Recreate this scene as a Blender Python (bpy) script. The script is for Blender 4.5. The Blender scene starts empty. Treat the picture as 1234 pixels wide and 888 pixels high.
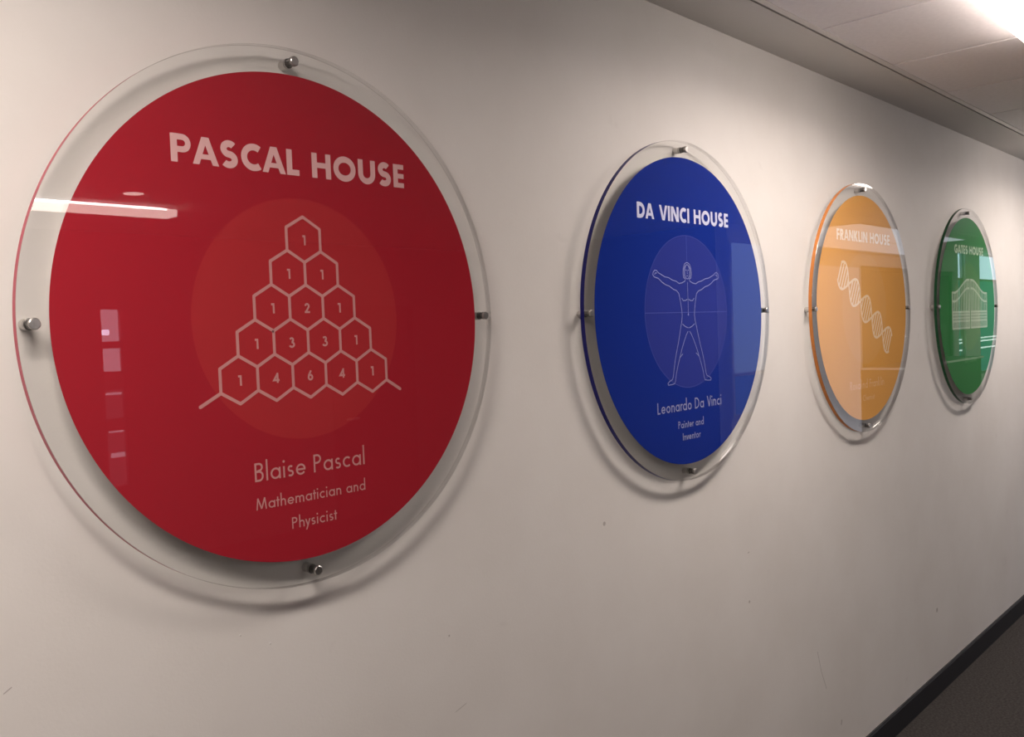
import bpy, bmesh, math, random
from mathutils import Matrix, Vector
random.seed(7)
PI = math.pi
SC = bpy.context.scene
COL = SC.collection

# ------------------------------------------------------------------ camera, world, exposure
ZC = 1.880            # height of the sign centres above the floor (metres)
CEIL = ZC + 0.889     # underside of the ceiling
WALL_Y = 0.037        # face of the long wall; sign fronts lie on y = 0
cam_d = bpy.data.cameras.new('camera')
cam = bpy.data.objects.new('camera', cam_d)
COL.objects.link(cam)
SC.camera = cam
cam_d.sensor_fit = 'HORIZONTAL'
cam_d.sensor_width = 36.0
cam_d.lens = 1082.768 / 1234.0 * 36.0
cam_d.clip_start = 0.02
cam_d.clip_end = 100
R_ = Vector((0.68224, -0.73016, -0.03738)); F_ = Vector((0.72938, 0.68281, -0.04219))
F_.normalize(); R_ = (R_ - F_ * R_.dot(F_)).normalized(); U_ = R_.cross(F_)
M = Matrix((R_, U_, -F_)).transposed().to_4x4()
M.translation = Vector((0, -1.4358, ZC - 0.0364))
cam.matrix_world = M

w = bpy.data.worlds.new('world'); SC.world = w; w.use_nodes = True
w.node_tree.nodes['Background'].inputs[0].default_value = (0.75, 0.82, 1.0, 1)
w.node_tree.nodes['Background'].inputs[1].default_value = 0.3
SC.view_settings.view_transform = 'Standard'
SC.view_settings.look = 'None'
SC.view_settings.gamma = 1.0
SC.view_settings.use_curve_mapping = False
SC.view_settings.exposure = 0.05
SC.cycles.use_denoising = True
SC.cycles.transparent_max_bounces = 24
SC.cycles.max_bounces = 10
SC.cycles.diffuse_bounces = 5
SC.cycles.glossy_bounces = 5
SC.cycles.sample_clamp_indirect = 6

LAMP_W = 19.0                         # downward light of each corridor luminaire
LAMP_L = 9.5                         # radiance of the ceiling luminaires
LAMP_COL = (1.0, 0.87, 0.79)

# ------------------------------------------------------------------ materials
def new_mat(name):
    m = bpy.data.materials.new(name); m.use_nodes = True
    nt = m.node_tree
    return m, nt, nt.nodes, nt.links, nt.nodes['Principled BSDF']

def plain(name, col, rough=0.6, metal=0.0, spec=0.5, var=0.0, scale=30, bump=0.0, bscale=200):
    m, nt, N, L, b = new_mat(name)
    b.inputs['Base Color'].default_value = (*col, 1)
    b.inputs['Roughness'].default_value = rough
    b.inputs['Metallic'].default_value = metal
    b.inputs['Specular IOR Level'].default_value = spec
    tc = N.new('ShaderNodeTexCoord')
    if var > 0:
        n = N.new('ShaderNodeTexNoise'); n.inputs['Scale'].default_value = scale
        n.inputs['Detail'].default_value = 6
        L.new(tc.outputs['Object'], n.inputs['Vector'])
        r = N.new('ShaderNodeMapRange')
        r.inputs['From Min'].default_value = 0.3; r.inputs['From Max'].default_value = 0.7
        r.inputs['To Min'].default_value = 1 - var; r.inputs['To Max'].default_value = 1 + var
        L.new(n.outputs['Fac'], r.inputs['Value'])
        mx = N.new('ShaderNodeMix'); mx.data_type = 'RGBA'; mx.blend_type = 'MULTIPLY'
        mx.inputs['Factor'].default_value = 1
        mx.inputs[6].default_value = (*col, 1)
        L.new(r.outputs['Result'], mx.inputs[7])
        L.new(mx.outputs[2], b.inputs['Base Color'])
    if bump > 0:
        n2 = N.new('ShaderNodeTexNoise'); n2.inputs['Scale'].default_value = bscale
        n2.inputs['Detail'].default_value = 4
        L.new(tc.outputs['Object'], n2.inputs['Vector'])
        bp = N.new('ShaderNodeBump'); bp.inputs['Strength'].default_value = bump
        bp.inputs['Distance'].default_value = 0.002
        L.new(n2.outputs['Fac'], bp.inputs['Height'])
        L.new(bp.outputs['Normal'], b.inputs['Normal'])
    return m

def glow(name, col, strength):
    m, nt, N, L, b = new_mat(name)
    N.remove(b)
    e = N.new('ShaderNodeEmission')
    e.inputs[0].default_value = (*col, 1); e.inputs[1].default_value = strength
    L.new(e.outputs[0], N['Material Output'].inputs['Surface'])
    return m

def wall_paint():
    m, nt, N, L, b = new_mat('cream_wall_paint')
    b.inputs['Roughness'].default_value = 0.62
    b.inputs['Specular IOR Level'].default_value = 0.3
    tc = N.new('ShaderNodeTexCoord')
    n = N.new('ShaderNodeTexNoise'); n.inputs['Scale'].default_value = 2.2; n.inputs['Detail'].default_value = 8
    n.inputs['Roughness'].default_value = 0.6
    L.new(tc.outputs['Object'], n.inputs['Vector'])
    cr = N.new('ShaderNodeValToRGB')
    cr.color_ramp.elements[0].position = 0.3; cr.color_ramp.elements[0].color = (0.70, 0.675, 0.645, 1)
    cr.color_ramp.elements[1].position = 0.62; cr.color_ramp.elements[1].color = (0.745, 0.725, 0.70, 1)
    L.new(n.outputs['Fac'], cr.inputs['Fac'])
    # faint scuffs and rubbed spots
    mp = N.new('ShaderNodeMapping'); mp.inputs['Scale'].default_value = (3.0, 3.0, 5.0)
    L.new(tc.outputs['Object'], mp.inputs['Vector'])
    s = N.new('ShaderNodeTexNoise'); s.inputs['Scale'].default_value = 1.9; s.inputs['Detail'].default_value = 3
    s.inputs['Distortion'].default_value = 0.4
    L.new(mp.outputs['Vector'], s.inputs['Vector'])
    r = N.new('ShaderNodeMapRange'); r.inputs['From Min'].default_value = 0.70; r.inputs['From Max'].default_value = 0.80
    r.inputs['To Min'].default_value = 0.0; r.inputs['To Max'].default_value = 0.22
    L.new(s.outputs['Fac'], r.inputs['Value'])
    mx = N.new('ShaderNodeMix'); mx.data_type = 'RGBA'
    L.new(r.outputs['Result'], mx.inputs['Factor'])
    L.new(cr.outputs['Color'], mx.inputs[6]); mx.inputs[7].default_value = (0.45, 0.42, 0.40, 1)
    L.new(mx.outputs[2], b.inputs['Base Color'])
    n2 = N.new('ShaderNodeTexNoise'); n2.inputs['Scale'].default_value = 160; n2.inputs['Detail'].default_value = 3
    L.new(tc.outputs['Object'], n2.inputs['Vector'])
    bp = N.new('ShaderNodeBump'); bp.inputs['Strength'].default_value = 0.22; bp.inputs['Distance'].default_value = 0.001
    L.new(n2.outputs['Fac'], bp.inputs['Height']); L.new(bp.outputs['Normal'], b.inputs['Normal'])
    return m

def acrylic_face():
    """polished pane face: Fresnel mix of clear transmission and mirror, equal from both sides"""
    m, nt, N, L, b = new_mat('clear_acrylic_face'); N.remove(b)
    geo = N.new('ShaderNodeNewGeometry')
    ior = N.new('ShaderNodeMapRange')
    ior.inputs['To Min'].default_value = 1.49; ior.inputs['To Max'].default_value = 1 / 1.49
    L.new(geo.outputs['Backfacing'], ior.inputs['Value'])
    fr = N.new('ShaderNodeFresnel'); L.new(ior.outputs['Result'], fr.inputs['IOR'])
    t = N.new('ShaderNodeBsdfTransparent'); t.inputs[0].default_value = (0.99, 0.993, 0.99, 1)
    g = N.new('ShaderNodeBsdfGlossy'); g.inputs['Roughness'].default_value = 0.0
    g.inputs[0].default_value = (1, 1, 1, 1)
    mx = N.new('ShaderNodeMixShader')
    L.new(fr.outputs[0], mx.inputs[0]); L.new(t.outputs[0], mx.inputs[1]); L.new(g.outputs[0], mx.inputs[2])
    L.new(mx.outputs[0], N['Material Output'].inputs['Surface'])
    return m

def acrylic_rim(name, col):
    """edge of the pane: outside is painted in the print colour, standing for its inner reflection,
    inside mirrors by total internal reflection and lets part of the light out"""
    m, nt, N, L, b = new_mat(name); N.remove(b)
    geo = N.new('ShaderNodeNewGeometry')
    d = N.new('ShaderNodeBsdfPrincipled'); d.inputs['Base Color'].default_value = (*col, 1)  # painted colour in place of the print's reflection seen through the edge
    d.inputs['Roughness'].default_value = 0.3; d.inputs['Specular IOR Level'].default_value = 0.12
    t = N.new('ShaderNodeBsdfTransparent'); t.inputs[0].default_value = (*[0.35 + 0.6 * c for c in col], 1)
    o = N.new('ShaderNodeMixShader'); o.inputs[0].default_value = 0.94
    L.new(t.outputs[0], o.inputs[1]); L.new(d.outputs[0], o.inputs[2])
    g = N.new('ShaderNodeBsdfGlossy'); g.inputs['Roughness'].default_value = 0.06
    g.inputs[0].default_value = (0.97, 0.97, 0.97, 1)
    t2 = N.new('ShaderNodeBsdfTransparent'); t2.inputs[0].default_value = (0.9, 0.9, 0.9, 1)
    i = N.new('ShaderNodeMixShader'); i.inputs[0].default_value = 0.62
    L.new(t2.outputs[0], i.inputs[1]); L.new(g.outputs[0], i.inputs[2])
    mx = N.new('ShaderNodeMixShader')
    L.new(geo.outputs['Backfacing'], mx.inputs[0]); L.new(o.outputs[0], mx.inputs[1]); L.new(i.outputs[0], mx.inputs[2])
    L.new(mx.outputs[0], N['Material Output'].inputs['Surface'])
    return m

def acrylic_bevel():
    m, nt, N, L, b = new_mat('polished_acrylic_bevel'); N.remove(b)
    g = N.new('ShaderNodeBsdfGlossy'); g.inputs['Roughness'].default_value = 0.08
    g.inputs[0].default_value = (0.8, 0.8, 0.8, 1)
    t = N.new('ShaderNodeBsdfTransparent'); t.inputs[0].default_value = (0.80, 0.79, 0.78, 1)
    mx = N.new('ShaderNodeMixShader'); mx.inputs[0].default_value = 0.15
    L.new(t.outputs[0], mx.inputs[1]); L.new(g.outputs[0], mx.inputs[2])
    L.new(mx.outputs[0], N['Material Output'].inputs['Surface'])
    return m

WALL = wall_paint()
BOARD = plain('ceiling_border_paint', (0.72, 0.70, 0.675), 0.7, var=0.02, scale=3, bump=0.1, bscale=150)
TILE = plain('mineral_ceiling_tile', (0.89, 0.85, 0.86), 0.7, var=0.03, scale=60, bump=0.25, bscale=400)
GRID = plain('white_ceiling_grid', (0.78, 0.75, 0.73), 0.4)
SHADOWGAP = plain('dark_ceiling_gap', (0.10, 0.09, 0.085), 0.8)
SKIRT = plain('dark_vinyl_skirting', (0.014, 0.0155, 0.021), 0.45, var=0.1, scale=12)
CARPET = plain('dark_brown_carpet', (0.050, 0.046, 0.044), 0.95, spec=0.1, var=0.35, scale=90, bump=0.6, bscale=600)
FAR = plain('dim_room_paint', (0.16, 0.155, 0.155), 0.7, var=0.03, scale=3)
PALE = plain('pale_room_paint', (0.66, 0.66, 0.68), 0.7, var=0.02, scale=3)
DOORM = plain('dark_door_laminate', (0.10, 0.085, 0.08), 0.4, var=0.1, scale=8)
FRAME = plain('window_frame_grey', (0.25, 0.26, 0.28), 0.4)
RAILM = plain('white_rail', (0.85, 0.85, 0.83), 0.35)
STEEL = plain('brushed_steel', (0.60, 0.58, 0.56), 0.30, metal=1.0, var=0.08, scale=300)
STEELD = plain('dark_steel_groove', (0.12, 0.115, 0.11), 0.35, metal=1.0)
HOUSING = plain('white_lamp_housing', (0.85, 0.85, 0.85), 0.5)
LAMP = glow('lamp_diffuser', LAMP_COL, LAMP_L)
LAMP2 = glow('lamp_diffuser_dim', LAMP_COL, 9.5)
TUBE = glow('lamp_tube', (1, 0.95, 0.92), 40.0)
SKYG = glow('daylit_pane_sky', (0.62, 0.86, 1.0), 2.2)
TREEG = glow('daylit_pane_trees', (0.10, 0.30, 0.30), 0.9)
SLOTG = glow('lit_glass_slot', (0.95, 0.78, 0.95), 3.0)
SLOTD = glow('dim_glass_slot', (0.7, 0.55, 0.65), 0.45)
BACK, _nt, _N, _L, _b = new_mat('clear_acrylic_back'); _N.remove(_b)
_t = _N.new('ShaderNodeBsdfTransparent'); _t.inputs[0].default_value = (0.985, 0.988, 0.985, 1)
_g = _N.new('ShaderNodeBsdfGlossy'); _g.inputs['Roughness'].default_value = 0.0
_m = _N.new('ShaderNodeMixShader'); _m.inputs[0].default_value = 0.03
_L.new(_t.outputs[0], _m.inputs[1]); _L.new(_g.outputs[0], _m.inputs[2]); _L.new(_m.outputs[0], _N['Material Output'].inputs['Surface'])
FACE = acrylic_face(); BEVEL = acrylic_bevel()

# ------------------------------------------------------------------ mesh helpers
def link(name, me, mats, parent=None, loc=(0, 0, 0), kind=None):
    o = bpy.data.objects.new(name, me)
    for m in (mats if isinstance(mats, (list, tuple)) else [mats]):
        if m.name not in [x.name for x in me.materials if x]:
            me.materials.append(m)
    COL.objects.link(o)
    if parent: o.parent = parent
    o.location = loc
    if kind: o['kind'] = kind
    return o

def box_into(bm, a, b, mi=0, bev=0.0):
    v = [bm.verts.new((x, y, z)) for x in (a[0], b[0]) for y in (a[1], b[1]) for z in (a[2], b[2])]
    fs = []
    for f in ((0, 1, 3, 2), (4, 6, 7, 5), (0, 4, 5, 1), (2, 3, 7, 6), (0, 2, 6, 4), (1, 5, 7, 3)):
        fc = bm.faces.new([v[i] for i in f]); fc.material_index = mi; fs.append(fc)
    if bev:
        ed = {e for f in fs for e in f.edges}
        bmesh.ops.bevel(bm, geom=list(ed), offset=bev, segments=1, affect='EDGES', profile=0.5)

def mesh_of(bm, name, smooth=False):
    bmesh.ops.recalc_face_normals(bm, faces=bm.faces)
    me = bpy.data.meshes.new(name); bm.to_mesh(me); bm.free()
    if smooth:
        for p in me.polygons: p.use_smooth = True
    return me

def boxes(name, lst, mats, parent=None, kind=None, bev=0.0, loc=(0, 0, 0)):
    bm = bmesh.new()
    for it in lst:
        box_into(bm, it[0], it[1], it[2] if len(it) > 2 else 0, bev)
    return link(name, mesh_of(bm, name), mats, parent, loc, kind)

def lathe_y(name, prof, mats, seg=32, smooth=True):
    """profile [(radius, y, material)] revolved round the y axis; every band has its own vertices"""
    verts, faces, mi = [], [], []
    for (r0, y0, m), (r1, y1, _) in zip(prof, prof[1:]):
        b = len(verts)
        for r, y in ((r0, y0), (r1, y1)):
            for k in range(seg):
                a = 2 * PI * k / seg
                verts.append((r * math.cos(a), y, r * math.sin(a)))
        for k in range(seg):
            k2 = (k + 1) % seg
            faces.append((b + k, b + k2, b + seg + k2, b + seg + k)); mi.append(m)
    me = bpy.data.meshes.new(name); me.from_pydata(verts, [], faces)
    for p, i in zip(me.polygons, mi):
        p.material_index = i; p.use_smooth = smooth
    for m in mats: me.materials.append(m)
    return me

# ------------------------------------------------------------------ flat print: strokes in the x-z plane facing -y
class Ink:
    def __init__(s, y0): s.v = []; s.f = []; s.y0 = y0; s.n = 0
    def _y(s):
        s.n += 1
        return s.y0 - 1.5e-5 * (s.n % 14)
    def poly(s, pts):
        y = s._y(); b = len(s.v)
        s.v += [(x, y, z) for x, z in pts]; s.f.append(tuple(range(b, b + len(pts))))
    def stroke(s, pts, w, closed=False, rnd=False):
        """polyline of width w with mitred joints"""
        P = [Vector(p) for p in pts]
        Q = [P[0]]
        for p in P[1:]:
            if (p - Q[-1]).length > 1e-6: Q.append(p)
        P = Q
        if closed and (P[0] - P[-1]).length < 1e-6: P = P[:-1]
        n = len(P)
        if n < 2: return
        y = s._y(); b = len(s.v); h = w / 2
        for i in range(n):
            a = P[i - 1] if (i > 0 or closed) else None
            c = P[(i + 1) % n] if (i < n - 1 or closed) else None
            d1 = (P[i] - a).normalized() if a is not None else None
            d2 = (c - P[i]).normalized() if c is not None else None
            if d1 is None: d1 = d2
            if d2 is None: d2 = d1
            n1 = Vector((-d1.y, d1.x)); n2 = Vector((-d2.y, d2.x))
            m = (n1 + n2)
            if m.length < 1e-4: m = n1
            m.normalize()
            k = h / max(0.35, m.dot(n1))
            for sg in (1, -1):
                q = P[i] + m * k * sg
                s.v.append((q.x, y, q.y))
        for i in range(n if closed else n - 1):
            j = (i + 1) % n
            s.f.append((b + 2 * i, b + 2 * i + 1, b + 2 * j + 1, b + 2 * j))
        if rnd:
            for e in (P[0], P[-1]): s.dot(e.x, e.y, h)
    def dot(s, x, z, r, seg=14):
        s.poly([(x + r * math.cos(2 * PI * k / seg), z + r * math.sin(2 * PI * k / seg)) for k in range(seg)])
    def make(s, name, mat, parent):
        me = bpy.data.meshes.new(name); me.from_pydata(s.v, [], s.f)
        return link(name, me, mat, parent)

def arc(cx, cy, rx, ry, a0, a1, n=None):
    n = n or max(4, int(abs(a1 - a0) / 9))
    return [(cx + rx * math.cos(math.radians(a0 + (a1 - a0) * k / n)),
             cy + ry * math.sin(math.radians(a0 + (a1 - a0) * k / n))) for k in range(n + 1)]

# geometric sans-serif letters; cap height 1.  items: ('s', points, closed) stroke, ('d', x0,y0,x1,y1,wh) slanted bar
def bold(ch, w):
    h = w / 2
    if ch == 'P': r = (0.64 - w * .8) / 2; h2 = w * .4; W = .75; return W, [('s', [(h, 0), (h, 1)]), ('s', [(0.05, 1 - h2), (W - h2 - r, 1 - h2)] + arc(W - h2 - r, 1 - h2 - r, r, r, 90, -90) + [(0.05, 1 - h2 - 2 * r)], False, w * .84)]
    if ch == 'R': r = (0.60 - w) / 2; W = .74; return W, [('s', [(h, 0), (h, 1)]), ('s', [(0.05, 1 - h), (W - .06 - h - r, 1 - h)] + arc(W - .06 - h - r, 1 - h - r, r, r, 90, -90) + [(0.05, 1 - h - 2 * r)]), ('d', W - w * .6, 0, .30, .46, w * 1.2)]
    if ch == 'A': W = 1.02; return W, [('d', w * .52, 0, W / 2 - .015, 1, w * .98), ('d', W - w * .52, 0, W / 2 + .015, 1, w * .98), ('s', [(.26, .29), (.76, .29)], False, w * .72)]
    if ch == 'V': W = .98; return W, [('d', w * .52, 1, W / 2 - .02, 0, w), ('d', W - w * .52, 1, W / 2 + .02, 0, w)]
    if ch == 'S':
        W = .72; r = (1.03 - w) / 4; rx = (W - w) / 2; cy = 1.015 - h - r
        return W, [('s', arc(W / 2 + .01, cy, rx * .92, r, 38, 250) + arc(W / 2 - .01, cy - 2 * r, rx, r, 70, -142))]
    if ch == 'C': W = .82; return W, [('s', arc(.52, .5, .52 - h, .515 - h, 52, 308))]
    if ch == 'G': W = 1.0; return W, [('s', arc(.52, .5, .52 - h, .515 - h, 44, 352)), ('s', [(.52, .45), (1.02, .45)], False, w * .85)]
    if ch == 'O': W = 1.10; return W, [('s', arc(.55, .5, .55 - h, .515 - h, 0, 360, 40), True)]
    if ch == 'L': W = .56; return W, [('s', [(h, 1), (h, 0)]), ('s', [(.02, h * .9), (W, h * .9)], False, w * .9)]
    if ch == 'T': W = .58; return W, [('s', [(W / 2, 1), (W / 2, 0)]), ('s', [(0, 1 - h * .9), (W, 1 - h * .9)], False, w * .9)]
    if ch == 'E': W = .57; return W, [('s', [(h, 1), (h, 0)])] + [('s', [(.02, z), (W, z)], False, w * .82) for z in (w * .41, .5, 1 - w * .41)]
    if ch == 'F': W = .56; return W, [('s', [(h, 1), (h, 0)])] + [('s', [(.02, z), (W, z)], False, w * .82) for z in (.50, 1 - w * .41)]
    if ch == 'H': W = .90; return W, [('s', [(h, 1), (h, 0)]), ('s', [(W - h, 1), (W - h, 0)]), ('s', [(.05, .52), (W - .05, .52)], False, w * .85)]
    if ch == 'U': W = .88; r = W / 2 - h; return W, [('s', [(h, 1), (h, .43)] + arc(W / 2, r + h - .015, r, r, 180, 360) + [(W - h, .43), (W - h, 1)])]
    if ch == 'D': W = .88; return W, [('s', [(h, 1), (h, 0)]), ('s', [(.03, 1 - h * .9), (.34, 1 - h * .9)] + arc(.34, .5, W - h - .34, .5 - h * .9, 90, -90) + [(.03, h * .9)])]
    if ch == 'I': return w, [('s', [(h, 1), (h, 0)])]
    if ch == 'N': W = .94; return W, [('s', [(h, 1), (h, 0)]), ('s', [(W - h, 1), (W - h, 0)]), ('d', w * .62, 1, W - w * .62, 0, w * 1.2)]
    if ch == 'K': W = .80; return W, [('s', [(h, 1), (h, 0)]), ('d', .28, .50, W - w * .75, 1, w * 1.25), ('d', .28, .54, W - w * .65, 0, w * 1.3)]
    return .5, []

def light(ch, w):
    h = w / 2; X = .62; r = X / 2 - h; R = X / 2
    bowl = lambda cx: ('s', arc(cx, R, r, r, 0, 360, 28), True)
    if ch == 'B': W = .52; return W, [('s', [(h, 0), (h, 1)]), ('s', [(h, 1 - h), (.25, 1 - h)] + arc(.25, .765, .19, .235 - h, 90, -90) + [(h, .53)]), ('s', [(h, .53), (.25, .53)] + arc(.25, .265 + h / 2, W - h - .25, .265 - h / 2, 90, -90) + [(h, h)])]
    if ch == 'P': W = .50; return W, [('s', [(h, 0), (h, 1)]), ('s', [(h, 1 - h), (.22, 1 - h)] + arc(.22, .735, W - h - .22, .265 - h, 90, -90) + [(h, .47 + h)])]
    if ch == 'R': W = .52; return W, light('P', w)[1] + [('d', W - w * .5, 0, .22, .48, w * 1.2)]
    if ch == 'L': W = .42; return W, [('s', [(h, 1), (h, h), (W, h)])]
    if ch == 'F': W = .44; return W, [('s', [(h, 0), (h, 1 - h), (W, 1 - h)]), ('s', [(h, .53), (W - .03, .53)])]
    if ch == 'G': W = .86; return W, [('s', arc(.47, .5, .47 - h, .5 - h, 42, 355)), ('s', [(.47, .47), (.92, .47)])]
    if ch == 'C': W = .72; return W, [('s', arc(.47, .5, .47 - h, .5 - h, 52, 308))]
    if ch == 'I': return w, [('s', [(h, 0), (h, 1)])]
    if ch == 'D': W = .72; return W, [('s', [(h, h), (h, 1 - h), (.24, 1 - h)] + arc(.24, .5, W - h - .24, .5 - h, 90, -90) + [(0, h)])]
    if ch == 'V': W = .72; return W, [('d', w * .55, 1, W / 2, 0, w * 1.08), ('d', W - w * .55, 1, W / 2, 0, w * 1.08)]
    if ch == 'M': W = .96; return W, [('d', w * .5, 0, .17, 1, w), ('d', .17, 1, W / 2, .06, w * 1.1), ('d', W - .17, 1, W / 2, .06, w * 1.1), ('d', W - w * .5, 0, W - .17, 1, w)]
    if ch == 'a': W = X; return W, [bowl(R), ('s', [(W - h, 0), (W - h, X)])]
    if ch == 'd': W = X; return W, [bowl(R), ('s', [(W - h, 0), (W - h, 1.14)])]
    if ch == 'o': return X, [bowl(R)]
    if ch == 'c': W = .50; return W, [('s', arc(R, R, r, r, 48, 312))]
    if ch == 'e': W = .60; return W, [('s', arc(R, R, r, r, 0, 325)), ('s', [(w * .6, R), (X - h * .2, R)])]
    if ch == 'l': return w, [('s', [(h, 0), (h, 1.14)])]
    if ch == 'i': return w, [('s', [(h, 0), (h, X)]), ('o', h, .88, w * .68)]
    if ch == 's': W = .38; q = (X - w) / 4; return W, [('s', arc(.20, X - h - q, .13, q, 40, 250) + arc(.19, h + q, .15, q, 70, -140))]
    if ch in 'hn': W = .50; t = 1.14 if ch == 'h' else X; return W, [('s', [(h, 0), (h, t)]), ('s', [(h, .30)] + arc(W / 2, X - h - .19, W / 2 - h, .19, 180, 0) + [(W - h, 0)])]
    if ch == 'm': W = .84; q = .42; return W, [('s', [(h, 0), (h, X)]), ('s', [(h, .3)] + arc(.24, X - h - .17, .24 - h, .17, 180, 0) + [(.48 - h, 0)]), ('s', [(.48 - h, .3)] + arc(.66 - h, X - h - .17, .18, .17, 180, 0) + [(W - h, 0)])]
    if ch == 'r': W = .30; return W, [('s', [(h, 0), (h, X)]), ('s', [(h, .32)] + arc(h + .20, X - h - .2, .20, .2, 180, 68))]
    if ch == 't': W = .32; return W, [('s', [(.15, 0), (.15, .86)]), ('s', [(0, X - h), (.31, X - h)])]
    if ch == 'v': W = .50; return W, [('d', w * .5, X, W / 2, 0, w * 1.1), ('d', W - w * .5, X, W / 2, 0, w * 1.1)]
    if ch == 'y': W = .50; return W, [('d', w * .5, X, W / 2, .02, w * 1.1), ('d', W - w * .5, X, .10, -.33, w * 1.1)]
    if ch == 'k': W = .46; return W, [('s', [(h, 0), (h, 1.14)]), ('d', .10, .33, W - w * .6, X, w * 1.2), ('d', .10, .36, W - w * .6, 0, w * 1.25)]
    return .4, []

def digit(ch, w):
    h = w / 2
    if ch == '1': return .36, [('s', [(.26, 0), (.26, 1)]), ('s', [(0, 1 - h), (.3, 1 - h)])]
    if ch == '2': return .60, [('s', arc(.29, .70, .29 - h, .31 - h, 175, -35) + [(.12, h)]), ('s', [(0, h), (.6, h)])]
    if ch == '3': return .66, [('s', arc(.30, .755, .27 - h, .245 - h + .02, 158, -90)), ('s', arc(.30, .29, .35 - h, .30 - h + .02, 95, -158))]
    if ch == '4': return .66, [('s', [(.66, .22 + h * .6), (.06, .22 + h * .6), (.46, 1 - h)]), ('s', [(.46, 0), (.46, 1)])]
    if ch == '6': return .62, [('s', arc(.31, .32, .31 - h, .33 - h, 0, 360, 24), True), ('s', [(.10, .48), (.40, 1)])]
    return .5, []

def draw_items(ink, items, w, x, z, sx, sz):
    for it in items:
        if it[0] == 's':
            ww = it[3] if len(it) > 3 else w
            pts = [(x + px * sx, z + pz * sz) for px, pz in it[1]]
            ink.stroke(pts, ww * (sx + sz) / 2, len(it) > 2 and it[2])
        elif it[0] == 'd':
            _, x0, z0, x1, z1, wh = it
            q = [(x0 - wh / 2, z0), (x0 + wh / 2, z0), (x1 + wh / 2, z1), (x1 - wh / 2, z1)]
            if z1 < z0: q = q[::-1]
            ink.poly([(x + a * sx, z + b * sz) for a, b in q])
        elif it[0] == 'o':
            ink.dot(x + it[1] * sx, z + it[2] * sz, it[3] * sz)

def text(ink, s, x0, x1, base, cap, w, font, gap, space):
    """set the line s between x0 and x1 with its base at z = base"""
    xs, cur, out = 0, 0.0, []
    tight = {'PA': .55, 'AV': 1, 'DA': .35, 'Vi': .5, 'Da': .2, 'AT': .5, 'FR': .1, 'LI': .2}
    for i, ch in enumerate(s):
        if ch == ' ': cur += space; continue
        W, items = font(ch, w)
        if out and s[i - 1] != ' ':
            pr = s[i - 1] + ch
            g = gap
            if ch in 'A' or s[i - 1] in 'A': g *= .35
            if ch in 'vyV' or s[i - 1] in 'vyV': g *= .45
            if s[i - 1] in 'tr': g *= .6
            if ch in 't': g *= .6
            cur += g
        out.append((cur, items)); cur += W
    sx = (x1 - x0) / cur
    for c, items in out:
        ink.append(Ink(.0037))
        draw_items(ink[-1], items, w, x0 + c * sx, base, sx, cap)

# ------------------------------------------------------------------ the setting
XL, XR = -4.0, 20.0
YB = -6.0
boxes('wall_right_side', [((XL, WALL_Y, 0), (XR, WALL_Y + .12, CEIL + .08))], WALL, kind='structure').name = 'wall_front'
boxes('baseboard_front', [((XL, WALL_Y - .012, 0), (XR, WALL_Y, .098)), ((XL, WALL_Y - .008, .098), (XR, WALL_Y, .104))], SKIRT, kind='structure')
boxes('floor', [((XL, YB, -.1), (XR, WALL_Y + .12, 0))], CARPET, kind='structure')
# back of the corridor, seen only as reflections in the signs
boxes('wall_left', [((XL - .12, YB, 0), (XL, WALL_Y + .12, CEIL))], PALE, kind='structure')
boxes('wall_right', [((XR, YB, 0), (XR + .12, WALL_Y + .12, CEIL))], PALE, kind='structure')
slot_x = (3.07, 3.245)
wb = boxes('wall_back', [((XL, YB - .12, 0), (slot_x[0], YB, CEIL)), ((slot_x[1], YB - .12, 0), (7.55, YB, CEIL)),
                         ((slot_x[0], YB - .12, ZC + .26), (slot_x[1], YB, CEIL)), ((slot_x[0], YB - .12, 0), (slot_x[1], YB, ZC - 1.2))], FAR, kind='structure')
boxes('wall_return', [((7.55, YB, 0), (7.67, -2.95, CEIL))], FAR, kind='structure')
# narrow glazed slot in the back wall
sl = boxes('window_3', [((slot_x[0], YB - .08, ZC - 1.2), (slot_x[0] + .012, YB - .02, ZC + .26)), ((slot_x[1] - .012, YB - .08, ZC - 1.2), (slot_x[1], YB - .02, ZC + .26)),
                        ((slot_x[0], YB - .08, ZC - .06), (slot_x[1], YB - .02, ZC - .003)),
                        ((slot_x[0], YB - .08, ZC - .40), (slot_x[1], YB - .02, ZC - .25)),
                        ((slot_x[0], YB - .08, ZC - .74), (slot_x[1], YB - .02, ZC - .64))], FRAME, kind='structure')
for z0, z1, m in ((-.003, .26, SLOTG), (-.25, -.06, SLOTG), (-.64, -.40, SLOTD), (-1.2, -.74, SLOTD)):
    boxes('pane', [((slot_x[0] + .012, YB - .06, ZC + z0), (slot_x[1] - .012, YB - .05, ZC + z1))], m, sl)
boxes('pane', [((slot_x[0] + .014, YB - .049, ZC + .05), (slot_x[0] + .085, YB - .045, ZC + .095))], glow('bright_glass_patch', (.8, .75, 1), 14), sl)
for z0, z1, xo in ((-.445, -.425, 0), (-.757, -.742, .02), (-.965, -.925, .03)):
    boxes('pane', [((slot_x[0] + .014 + xo, YB - .049, ZC + z0), (slot_x[1] - .016, YB - .045, ZC + z1))], SLOTG, sl)
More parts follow.
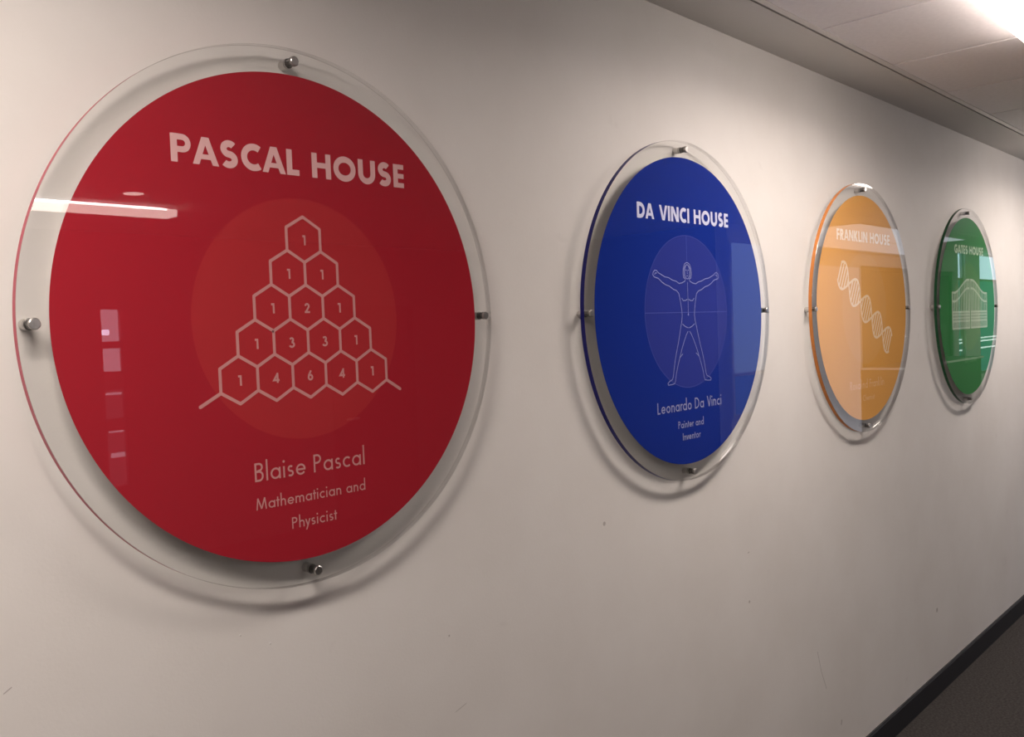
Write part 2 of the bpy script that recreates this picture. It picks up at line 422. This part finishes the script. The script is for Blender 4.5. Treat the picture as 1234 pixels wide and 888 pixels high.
# near part of the opposite side: pale wall, dark glazing beyond 10.65 m, two daylit windows
YN = -2.83
g0, g1 = 10.68, 14.1
w1, w2 = (14.3, 14.64), (15.36, 16.9)
zt, zb = ZC + .58, .0
segs = [((7.55, YN - .12, 0), (g0, YN, CEIL)), ((g0, YN - .12, zt), (g1, YN, CEIL)),
        ((g1, YN - .12, 0), (w1[0], YN, CEIL)), ((w1[1], YN - .12, 0), (w2[0], YN, CEIL)), ((w2[1], YN - .12, 0), (XR, YN, CEIL))]
for a, b in (w1, w2):
    segs += [((a, YN - .12, ZC + .87), (b, YN, CEIL)), ((a, YN - .12, 0), (b, YN, ZC - 1.0))]
boxes('wall_opposite', segs, PALE, kind='structure')
boxes('door_1', [((g0, YN - .10, 0), (g0 + .06, YN - .02, zt)), ((g1 - .06, YN - .10, 0), (g1, YN - .02, zt)),
                 ((g0, YN - .10, zt - .06), (g1, YN - .02, zt)), ((g0 + .06, YN - .08, 0), (g1 - .06, YN - .05, zt - .06))], DOORM, kind='structure', bev=.004)
for n, (a, b) in ((1, w1), (2, w2)):
    zs, zm = ZC + .87, ZC + .50
    fr = boxes('window_%d' % n, [((a, YN - .11, ZC - 1.0), (a + .03, YN - .03, zs)), ((b - .03, YN - .11, ZC - 1.0), (b, YN - .03, zs)),
                                 ((a, YN - .11, zm - .03), (b, YN - .03, zm)), ((a, YN - .11, ZC - 1.0), (b, YN - .03, ZC - .96))], FRAME, kind='structure')
    boxes('pane', [((a + .03, YN - .08, zm), (b - .03, YN - .07, zs))], SKYG, fr)
    boxes('pane', [((a + .03, YN - .08, ZC - .96), (b - .03, YN - .07, zm - .03))], TREEG, fr)
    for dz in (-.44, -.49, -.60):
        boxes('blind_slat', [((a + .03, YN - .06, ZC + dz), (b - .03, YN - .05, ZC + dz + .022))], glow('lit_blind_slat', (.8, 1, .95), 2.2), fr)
cn = bpy.data.objects.new('counter', None); COL.objects.link(cn); cn.location = (10.57, YN, 0)
cn['label'] = 'dark counter with a white top edge across the corridor, mirrored in the orange sign'; cn['category'] = 'counter'
boxes('carcass', [((.02, .002, 0), (3.0, .50, ZC - .655))], DOORM, cn, bev=.004)
boxes('worktop', [((.012, .002, ZC - .655), (3.02, .518, ZC - .632))], DOORM, cn)
boxes('white_edging', [((0, .002, ZC - .656), (.012, .53, ZC - .631)), ((.012, .518, ZC - .656), (3.02, .53, ZC - .631))], RAILM, cn)
PANEL_GLOW = glow('added_panel_glow', (.62, .76, 1.0), .95)  # added glowing panel, supplies the bright patch mirrored in the blue sign
w4 = boxes('window_4', [((7.56, YN, ZC - .93), (7.60, YN + .02, ZC + .73)), ((8.75, YN, ZC - .93), (8.79, YN + .02, ZC + .73)), ((7.6, YN, ZC + .71), (8.75, YN + .02, ZC + .73)),
                        ((7.6, YN, ZC - .55), (8.75, YN + .02, ZC - .52)), ((7.6, YN, ZC - .93), (8.75, YN + .02, ZC - .91))], PALE, kind='structure')
boxes('pane', [((7.6, YN + .001, ZC - .52), (8.75, YN + .01, ZC + .71))], PANEL_GLOW, w4)
boxes('pane', [((7.6, YN + .001, ZC - .91), (8.75, YN + .01, ZC - .55))], glow('added_panel_dim_glow', (.5, .68, 1.0), .4), w4)
DAY2 = glow('bright_daylit_glass', (.86, .90, 1.0), 1.35)
w6 = boxes('window_6', [((8.85, YN, ZC - 1.5), (8.9, YN + .02, ZC + .55)), ((10.6, YN, ZC - 1.5), (10.64, YN + .02, ZC + .55)), ((8.85, YN, ZC - 1.54), (10.64, YN + .02, ZC - 1.5))], PALE, kind='structure')  # added glowing panel, brightens the haze on the orange sign's left side
boxes('pane', [((8.9, YN + .001, ZC - 1.5), (10.6, YN + .01, ZC + .55))], glow('haze_panel_glow', (.88, .88, 1.0), .85), w6)
w5 = boxes('window_5', [((9.3, YN, ZC + .735), (12.6, YN + .02, ZC + .755)), ((9.28, YN, ZC + .735), (9.3, YN + .02, ZC + .885)), ((12.6, YN, ZC + .735), (12.62, YN + .02, ZC + .885))], PALE, kind='structure')
boxes('pane', [((9.3, YN + .001, ZC + .755), (12.6, YN + .01, ZC + .884))], DAY2, w5)
# dark door in the back wall
d2 = boxes('door_2', [((5.3, YB, 0), (5.38, YB + .03, 2.15)), ((6.3, YB, 0), (6.38, YB + .03, 2.15)), ((5.3, YB, 2.07), (6.38, YB + .03, 2.15)),
                      ((5.38, YB, 0), (6.3, YB + .02, 2.07))], DOORM, kind='structure', bev=.003)
boxes('door_handle', [((5.45, YB + .02, 1.0), (5.58, YB + .07, 1.02))], STEEL, d2)

# ceiling: plaster border, shadow gap, edge trim, grid and tiles
TX0, TP = 2.835, 0.6045                      # a joint across the corridor and the tile pitch
Y_T = -0.205                                 # first tile edge
Y_L = -0.66                                 # luminaire edge nearest the wall
ce = boxes('ceiling', [((XL, YB, CEIL + .06), (XR, WALL_Y + .12, CEIL + .10))], GRID, kind='structure')
boxes('border', [((XL, -.166, CEIL), (XR, WALL_Y, CEIL + .06))], BOARD, ce)
boxes('shadow_gap', [((XL, -.175, CEIL + .016), (XR, -.166, CEIL + .06))], SHADOWGAP, ce)
boxes('trim_1', [((XL, -.197, CEIL - .001), (XR, -.175, CEIL + .06))], GRID, kind='structure')
boxes('grid_runner', [((XL, YB, CEIL + .013), (XR, -.196, CEIL + .05))], plain('shade_grey_grid_runner', (.25, .24, .235), .5), ce)  # grey paints the joint shade into the runner's colour
rows = [(-.1920, -.655)]
y = -.655
while y > YB + .1:
    rows.append((y, max(YB, y - TP))); y -= TP
def tile_mesh(lx, ly):
    bm = bmesh.new(); j = .0055
    box_into(bm, (j, -ly + j, 0.0), (lx - j, -j, .0128), 0, 0.0012)
    return mesh_of(bm, 'ceiling_tile')
cache = {}
k0 = math.ceil((XL - TX0) / TP); k1 = int((XR - TX0) / TP)
far = bmesh.new()
for ri, (ya, yb) in enumerate(rows):
    for k in range(k0, k1):
        x = TX0 + k * TP
        inroom = -1 <= k <= 13 or k < -0 and k > -8
        if ri < 7 and -8 < k <= 13 and not (ri > 3 and k > 8):
            key = round(ya - yb, 3)
            if key not in cache: cache[key] = tile_mesh(TP, ya - yb)
            link('ceiling_tile', cache[key], TILE, ce, (x, ya, CEIL))
        else:
            box_into(far, (x + .004, yb + .004, CEIL), (x + TP - .004, ya - .004, CEIL + .0128))
f = link('distant_ceiling_tiles', mesh_of(far, 'distant_ceiling_tiles'), TILE, ce, kind='stuff')

# luminaires: shallow surface boxes with glowing diffusers
def luminaire(x0, x1, y0, y1, mat, label, drop=.05, watts=0):
    e = bpy.data.objects.new('ceiling_light', None); COL.objects.link(e)
    e.location = ((x0 + x1) / 2, (y0 + y1) / 2, CEIL)
    e['label'] = label; e['category'] = 'ceiling light'; e['group'] = 'ceiling lights along the corridor'
    hx, hy = (x1 - x0) / 2, (y0 - y1) / 2
    boxes('housing', [((-hx, -hy, -.012), (hx, hy, -.0005))], HOUSING, e)
    boxes('diffuser', [((-hx + .006, -hy + .006, -drop), (hx - .006, hy - .006, -.012))], mat, e, bev=.006)
    if watts:
        ld = bpy.data.lights.new('lamp_light', 'AREA'); ld.shape = 'RECTANGLE'
        ld.size = x1 - x0 - .04; ld.size_y = y0 - y1 - .04; ld.energy = watts; ld.color = LAMP_COL; ld.spread = math.radians(169)
        lo = bpy.data.objects.new('lamp_light', ld); COL.objects.link(lo); lo.parent = e; lo.location = (0, 0, -drop - .003)
    return e
for x0, lb in ((-3.75, 'ceiling light near the left end wall, second to the left of the red sign'),
               (-.74, 'ceiling light to the left of the red sign, outside the frame'),
               (2.23, 'long white glowing ceiling light at the top right corner, above the blue and orange signs'),
               (5.25, 'ceiling light beyond the green sign, its glint on top of the orange sign'),
               (8.28, 'second ceiling light along the corridor past the green sign'),
               (11.3, 'third ceiling light along the corridor past the green sign'),
               (15.5, 'ceiling light nearest the far right end wall')):
    luminaire(x0 + .01, x0 + 2 * TP - .01, Y_L, Y_L - .25, LAMP, lb, drop=.07, watts=LAMP_W * (1.3 if -1 < x0 < 0 else 1))
e = bpy.data.objects.new('ceiling_light', None); COL.objects.link(e); e.location = (10.5, -2.44, CEIL)
e['label'] = 'broad flat luminous ceiling panel, mirrored as a pale band behind the orange sign title'; e['category'] = 'ceiling light'; e['group'] = 'ceiling lights along the corridor'
boxes('frame', [((-1.66, -.36, -.004), (1.66, .35, -.001))], HOUSING, e)
boxes('diffuser', [((-1.63, -.34, -.009), (1.63, .33, -.004))], DAY2, e)
e = bpy.data.objects.new('ceiling_light', None); COL.objects.link(e); e.location = (2.48, -3.99, CEIL)
e['label'] = 'small round recessed downlight, mirrored as a tiny glint above the white bar'; e['category'] = 'ceiling light'; e['group'] = 'ceiling lights along the corridor'
def ring(name, r0, r1, z0, z1, mat):
    bm = bmesh.new()
    bmesh.ops.create_cone(bm, cap_ends=True, segments=32, radius1=r0, radius2=r1, depth=z1 - z0)
    bmesh.ops.translate(bm, verts=bm.verts, vec=(0, 0, (z0 + z1) / 2))
    return link(name, mesh_of(bm, name), mat, e)
ring('bezel', .075, .085, -.006, -.001, HOUSING); ring('lens', .055, .06, -.010, -.006, LAMP2)
# luminaire whose reflection crosses the first sign
for xa, xb in ((1.0, 2.99),):
    e = luminaire(xa, xb, -4.43, -4.60, LAMP2, 'slim hanging light across the room, mirrored as a white bar in the red sign', drop=.062)
    boxes('lamp_tube', [((-(xb - xa) / 2 + .02, .086, -.026), ((xb - xa) / 2 - .09, .094, -.013))], TUBE, e)

# ------------------------------------------------------------------ signs
def standoff_meshes():
    g = WALL_Y - .012                       # barrel from the wall to the back of the pane (y = .012 .. .037)
    barrel = lathe_y('barrel', [(.0078, .0002, 1), (.0078, .0138, 1), (.0092, .0144, 0), (.0092, .0172, 1), (.0084, .0175, 1), (.0084, .0183, 1), (.0092, .0186, 0),
                                (.0092, WALL_Y - .0012, 0), (.0086, WALL_Y - .0002, 0), (0, WALL_Y - .0002, 0)], [STEEL, STEELD])
    cap = lathe_y('cap', [(0, -.0078, 0), (.0076, -.0078, 0), (.0088, -.0068, 0), (.0091, -.0058, 0), (.0091, -.0030, 1), (.0083, -.0027, 1), (.0083, -.0014, 1),
                          (.0091, -.0011, 0), (.0091, -.0002, 0), (0, -.0002, 0)], [STEEL, STEELD])
    return barrel, cap
BARREL, CAP = standoff_meshes()

def ink_mat(name, col):
    return plain(name, col, 0.55, spec=0.0)

R_PANE, R_PRINT, R_IN = .5, .4519, .2245
def sign(cx, names, base, inner, rim_refl_col, title_col, label):
    root = bpy.data.objects.new('round_sign', None); COL.objects.link(root)
    root.location = (cx, 0, ZC)
    root['label'] = label; root['category'] = 'sign'; root['group'] = 'round acrylic signs along the wall'
    q = .0006; T = .014
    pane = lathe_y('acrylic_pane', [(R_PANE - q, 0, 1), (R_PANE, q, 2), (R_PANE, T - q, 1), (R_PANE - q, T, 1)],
                   [FACE, BEVEL, acrylic_rim(names + '_pane_edge', rim_refl_col), BACK], seg=288)
    # front and back faces
    bm = bmesh.new(); bm.from_mesh(pane)
    for yy, rev in ((0, False), (T, True)):
        vs = [bm.verts.new(((R_PANE - q) * math.cos(2 * PI * k / 288), yy, (R_PANE - q) * math.sin(2 * PI * k / 288))) for k in range(288)]
        fc = bm.faces.new(vs if not rev else vs[::-1]); fc.material_index = 3 if rev else 0; fc.smooth = False
    # outward normals everywhere
    for fc in bm.faces:
        c = fc.calc_center_median(); fc.normal_update()
        out = Vector((c.x, (c.y - T / 2) * 30 if fc.material_index != 2 else 0, c.z)) if fc.material_index in (1, 2) else Vector((0, c.y - T / 2, 0))
        if fc.normal.dot(out) < 0: fc.normal_flip()
    bm.to_mesh(pane); bm.free()
    link('acrylic_pane', pane, [], root)
    # printed vinyl disc set inside the pane
    d = lathe_y('printed_disc', [(0, .0040, 0), (R_PRINT, .0040, 0), (R_PRINT, .0044, 1), (0, .0044, 1)],
                [ink_mat(names + '_print', base), ink_mat('vinyl_back_' + names, tuple(.2 * c + .70 for c in base))], seg=256, smooth=False)
    disc = link('printed_disc', d, [], root)
    c = Ink(.00393); c.poly([(R_IN * math.cos(2 * PI * k / 160), R_IN * math.sin(2 * PI * k / 160)) for k in range(160)])
    c.make('inner_circle', ink_mat(names + '_inner_circle', inner), disc)
    for dx, dz in ((0, 1), (1, 0), (0, -1), (-1, 0)):
        r = .4765
        s = link('standoff', BARREL, [], root, (dx * r, 0, dz * r))
        link('cap', CAP, [], s)
    return root, disc

TW = .25          # bold stroke width (of cap height)
def title(disc, s, x0, x1, base, cap, mat, w=TW):
    ks = []
    text(ks, s, x0, x1, base, cap, w, bold, .125, .58)
    for k in ks: k.make('title_letter', mat, disc)
def captions(disc, lines, mat):
    for s, x0, x1, base, cap, w in lines:
        ks = []
        text(ks, s, x0, x1, base, cap, w, light, .16, .56)
        for k in ks: k.make('caption_letter', mat, disc)

# --- red sign
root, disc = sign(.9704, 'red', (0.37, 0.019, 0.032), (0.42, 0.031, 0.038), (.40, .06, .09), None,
                  'largest and nearest round sign, red with a pyramid of numbered hexagons under clear acrylic')
pink = ink_mat('pink_title_ink', (.72, .44, .44)); pink2 = ink_mat('pink_line_ink', (.60, .285, .28))
title(disc, 'PASCAL HOUSE', -.2455, .2597, .2672, .0473, pink)
captions(disc, [('Blaise Pascal', -.1188, .1268, -.2915, .0338, .105), ('Mathematician and', -.119, .1258, -.3427, .0212, .115),
                ('Physicist', -.0465, .0553, -.3895, .0212, .115)], pink2)
k = Ink(.0037); HP, HR, RP = .0737, .04245, .0636
tri = [[1], [1, 1], [1, 2, 1], [1, 3, 3, 1], [1, 4, 6, 4, 1]]
edges = set(); pos = {}
for r, row in enumerate(tri):
    for i, n in enumerate(row):
        cx = .0075 + (i - r / 2) * HP; cz = .1487 - r * RP
        vs = []
        for a in range(6):
            t = math.radians(90 + 60 * a)
            vs.append((cx + HP / math.sqrt(3) * math.cos(t), cz + HR * math.sin(t)))
        for a in range(6):
            p, q = vs[a], vs[(a + 1) % 6]
            kp = tuple(sorted(((round(p[0], 3), round(p[1], 3)), (round(q[0], 3), round(q[1], 3)))))
            kk = (round((p[0] + q[0]) * 250), round((p[1] + q[1]) * 250))
            if kk in edges: continue
            edges.add(kk); k.stroke([p, q], .0058, rnd=True)
        W, items = digit(str(n), .19)
        sc = .0185
        nums = Ink(.0037)
        draw_items(nums, items, .20, cx + .001 - W * sc / 2, cz - sc / 2 - .0012, sc * 1.04, sc)
        nums.make('number', pink2, disc)
lx, lz = .0075 - 2 * HP - HP / 2, .1487 - 4 * RP - HR / 2
k.stroke([(lx, lz), (-.2161, -.1477)], .0062, rnd=True)
rx = .0075 + 2 * HP + HP / 2
k.stroke([(rx, lz), (.2262, -.1480)], .0062, rnd=True)
k.make('hexagon_pyramid', pink2, disc)

# --- blue sign
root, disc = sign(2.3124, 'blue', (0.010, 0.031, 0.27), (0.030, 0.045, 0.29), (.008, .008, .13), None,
                  'blue round sign with a line drawing of a standing man, second from the left')
lav = ink_mat('lavender_title_ink', (.66, .68, .86)); lav2 = ink_mat('lavender_line_ink', (.27, .30, .62)); lav3 = ink_mat('faint_lavender_ink', (.085, .105, .42))
title(disc, 'DA VINCI HOUSE', -.2479, .2476, .2622, .0430, lav)
captions(disc, [('Leonardo Da Vinci', -.1770, .1760, -.2908, .0325, .12), ('Painter and', -.0715, .0686, -.3422, .0212, .13),
                ('Inventor', -.0490, .0486, -.3790, .0212, .13)], ink_mat('lavender_caption_ink', (.33, .35, .58)))
k = Ink(.0037); lw = .0024
def mir(pts, **kw):
    k.stroke(pts, lw); k.stroke([(-x, z) for x, z in pts], lw)
# plain line figure: arms stretched out, feet apart
mir([(.010, .098), (.014, .090), (.030, .085), (.046, .083), (.060, .089), (.080, .092), (.100, .099), (.120, .101), (.140, .108), (.152, .112),
     (.160, .118), (.170, .119), (.178, .113), (.180, .106), (.174, .100), (.164, .098), (.152, .096), (.136, .086), (.116, .078), (.098, .075), (.078, .066), (.060, .062), (.049, .054)])
mir([(.049, .054), (.044, .040), (.039, .022), (.035, .004), (.034, -.012), (.037, -.028), (.043, -.044), (.050, -.066), (.060, -.094), (.070, -.118),
     (.078, -.140), (.085, -.164), (.091, -.188), (.096, -.196), (.110, -.200), (.120, -.206), (.117, -.211), (.096, -.210), (.084, -.208), (.079, -.199),
     (.074, -.180), (.064, -.156), (.053, -.134), (.042, -.112), (.028, -.088), (.014, -.068), (.004, -.058)])
mir([(.034, .040), (.026, .033), (.014, .033), (.003, .037)])
mir([(.034, -.036), (.018, -.044), (.002, -.048)])
mir([(.036, -.124), (.044, -.128), (.052, -.134)])
mir([(.160, .111), (.168, .111), (.172, .106)])
k.stroke([(0, .088), (0, -.012)], lw * .7); k.dot(0, -.008, .003)
k.stroke(arc(0, .118, .0135, .021, 0, 360, 24), lw, closed=True)
mir([(.010, .098), (.020, .100), (.023, .112), (.021, .128), (.014, .140), (.004, .145), (0, .145)])
mir([(.014, .101), (.018, .110), (.017, .126), (.010, .136)])
mir([(.003, .123), (.009, .123)]); k.stroke([(-.004, .106), (.004, .106)], lw); k.stroke([(0, .122), (0, .113), (.003, .112)], lw * .8)
k.make('standing_man_drawing', lav2, disc)
k = Ink(.0038); k.stroke([(-.2245, -.002), (.2245, -.002)], .0022); k.stroke([(0, .224), (0, .150)], .0018)
k.stroke(arc(0, 0, R_IN, R_IN, 0, 360, 120), .0014, closed=True)
k.make('guide_lines', lav3, disc)

# --- orange sign
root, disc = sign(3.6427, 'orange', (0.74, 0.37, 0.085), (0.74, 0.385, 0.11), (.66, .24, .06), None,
                  'orange round sign with a white double helix running diagonally across it')
cream = ink_mat('cream_title_ink', (.88, .70, .52)); cream2 = ink_mat('cream_helix_ink', (.86, .66, .44)); cream3 = ink_mat('faint_cream_ink', (.82, .50, .26))
title(disc, 'FRANKLIN HOUSE', -.262, .276, .2655, .0425, cream, .24)
captions(disc, [('Rosalind Franklin', -.166, .184, -.3225, .0335, .12), ('Chemist', -.041, .079, -.3730, .0225, .13)], cream3)
k = Ink(.0037); k2 = Ink(.0038)
ux, uz = .861, -.508; nx, nz = .508, .861
cxx, czz, PP, A = .010, -.003, .130, .056
def hp(s, t): return (cxx + ux * s + nx * t, czz + uz * s + nz * t)
for sg in (1, -1):
    pts = []
    for i in range(121):
        s = -.295 + .59 * i / 120
        pts.append(hp(s, sg * A * math.cos(PI * s / PP)))
    k.stroke(pts, .0095)
s = -.290
while s < .292:
    a = A * math.cos(PI * s / PP)
    if abs(a) > .012: k2.stroke([hp(s, -a), hp(s, a)], .0100)
    s += .0205
k.make('helix_strands', cream2, disc); k2.make('helix_rungs', cream2, disc)

# --- green sign
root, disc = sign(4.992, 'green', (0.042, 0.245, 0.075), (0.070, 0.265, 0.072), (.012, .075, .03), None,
                  'green round sign with a pair of closed white gates, farthest to the right')
wh = ink_mat('pale_green_title_ink', (.55, .70, .52)); wh2 = ink_mat('pale_green_gate_ink', (.50, .64, .48)); wh3 = ink_mat('faint_green_ink', (.14, .38, .17))
title(disc, 'GATES HOUSE', -.217, .256, .2668, .0425, wh, .24)
captions(disc, [('Bill Gates', -.0715, .1165, -.2870, .0335, .12)], wh3)
k = Ink(.0037); gc = .0235
def top(u):                                    # u: 0 at the hinge post, 1 at the centre
    t = min(1, max(0, (u - .12) / .80)); t = t * t * (3 - 2 * t)
    return .069 + .067 * t
for sg in (-1, 1):
    X = lambda u: gc + sg * (.282 * (1 - u) + .006)
    for off in (0, -.043):
        k.stroke([(X(i / 30), top(i / 30) + off) for i in range(31)], .0105)
    k.stroke([(X(.01), .072), (X(.01), -.113)], .011)
    k.stroke([(X(.985), .132), (X(.985), -.113)], .007)
    for i in range(1, 14):
        u = i / 14; k.stroke([(X(u), top(u)), (X(u), -.025)], .0075)
    for z in (-.027, -.074, -.110): k.stroke([(X(0), z), (X(.985), z)], .009)
    for i in range(0, 28):
        u = i / 28 * .985; k.stroke([(X(u), -.027), (X(u), -.110)], .0055)
    for z in (-.042, -.058): k.stroke([(X(0), z), (X(.985), z)], .006)
k.make('gate_drawing', wh2, disc)

# --- nicks and scuffs on the long wall
wall = bpy.data.objects['wall_front']
CHIP = plain('paint_chip', (.80, .79, .77), .6); SCUFF = plain('scuff_grey', (.46, .43, .41), .7)
def mark(name, pts, wdt, mat):
    k = Ink(WALL_Y - .0004)
    if len(pts) == 1: k.dot(pts[0][0], ZC + pts[0][1], wdt, 9)
    else: k.stroke([(x, ZC + z) for x, z in pts], wdt)
    k.make(name, mat, wall)
MARKS_CHIP = [(.825, -.569), (.885, -.601)]
MARKS_SCUFF = [([(1.335, -.712)], .0025), ([(1.914, -.566)], .006), ([(2.690, -.808), (2.702, -.806)], .003), ([(2.693, -.973)], .005),
               ([(3.201, -1.290), (3.233, -1.379), (3.273, -1.456)], .003), ([(3.405, -1.622), (3.400, -1.642)], .009), ([(4.532, -1.471)], .012),
               ([(.434, -.551), (.446, -.544)], .0018), ([(1.345, -.889), (1.38, -.880)], .0016)]
for x, z in MARKS_CHIP: mark('paint_chip', [(x, z)], .0022, CHIP); mark('scuff_mark', [(x + .0012, z - .002)], .0014, SCUFF)
for pts, wdt in MARKS_SCUFF: mark('scuff_mark', pts, wdt, SCUFF)
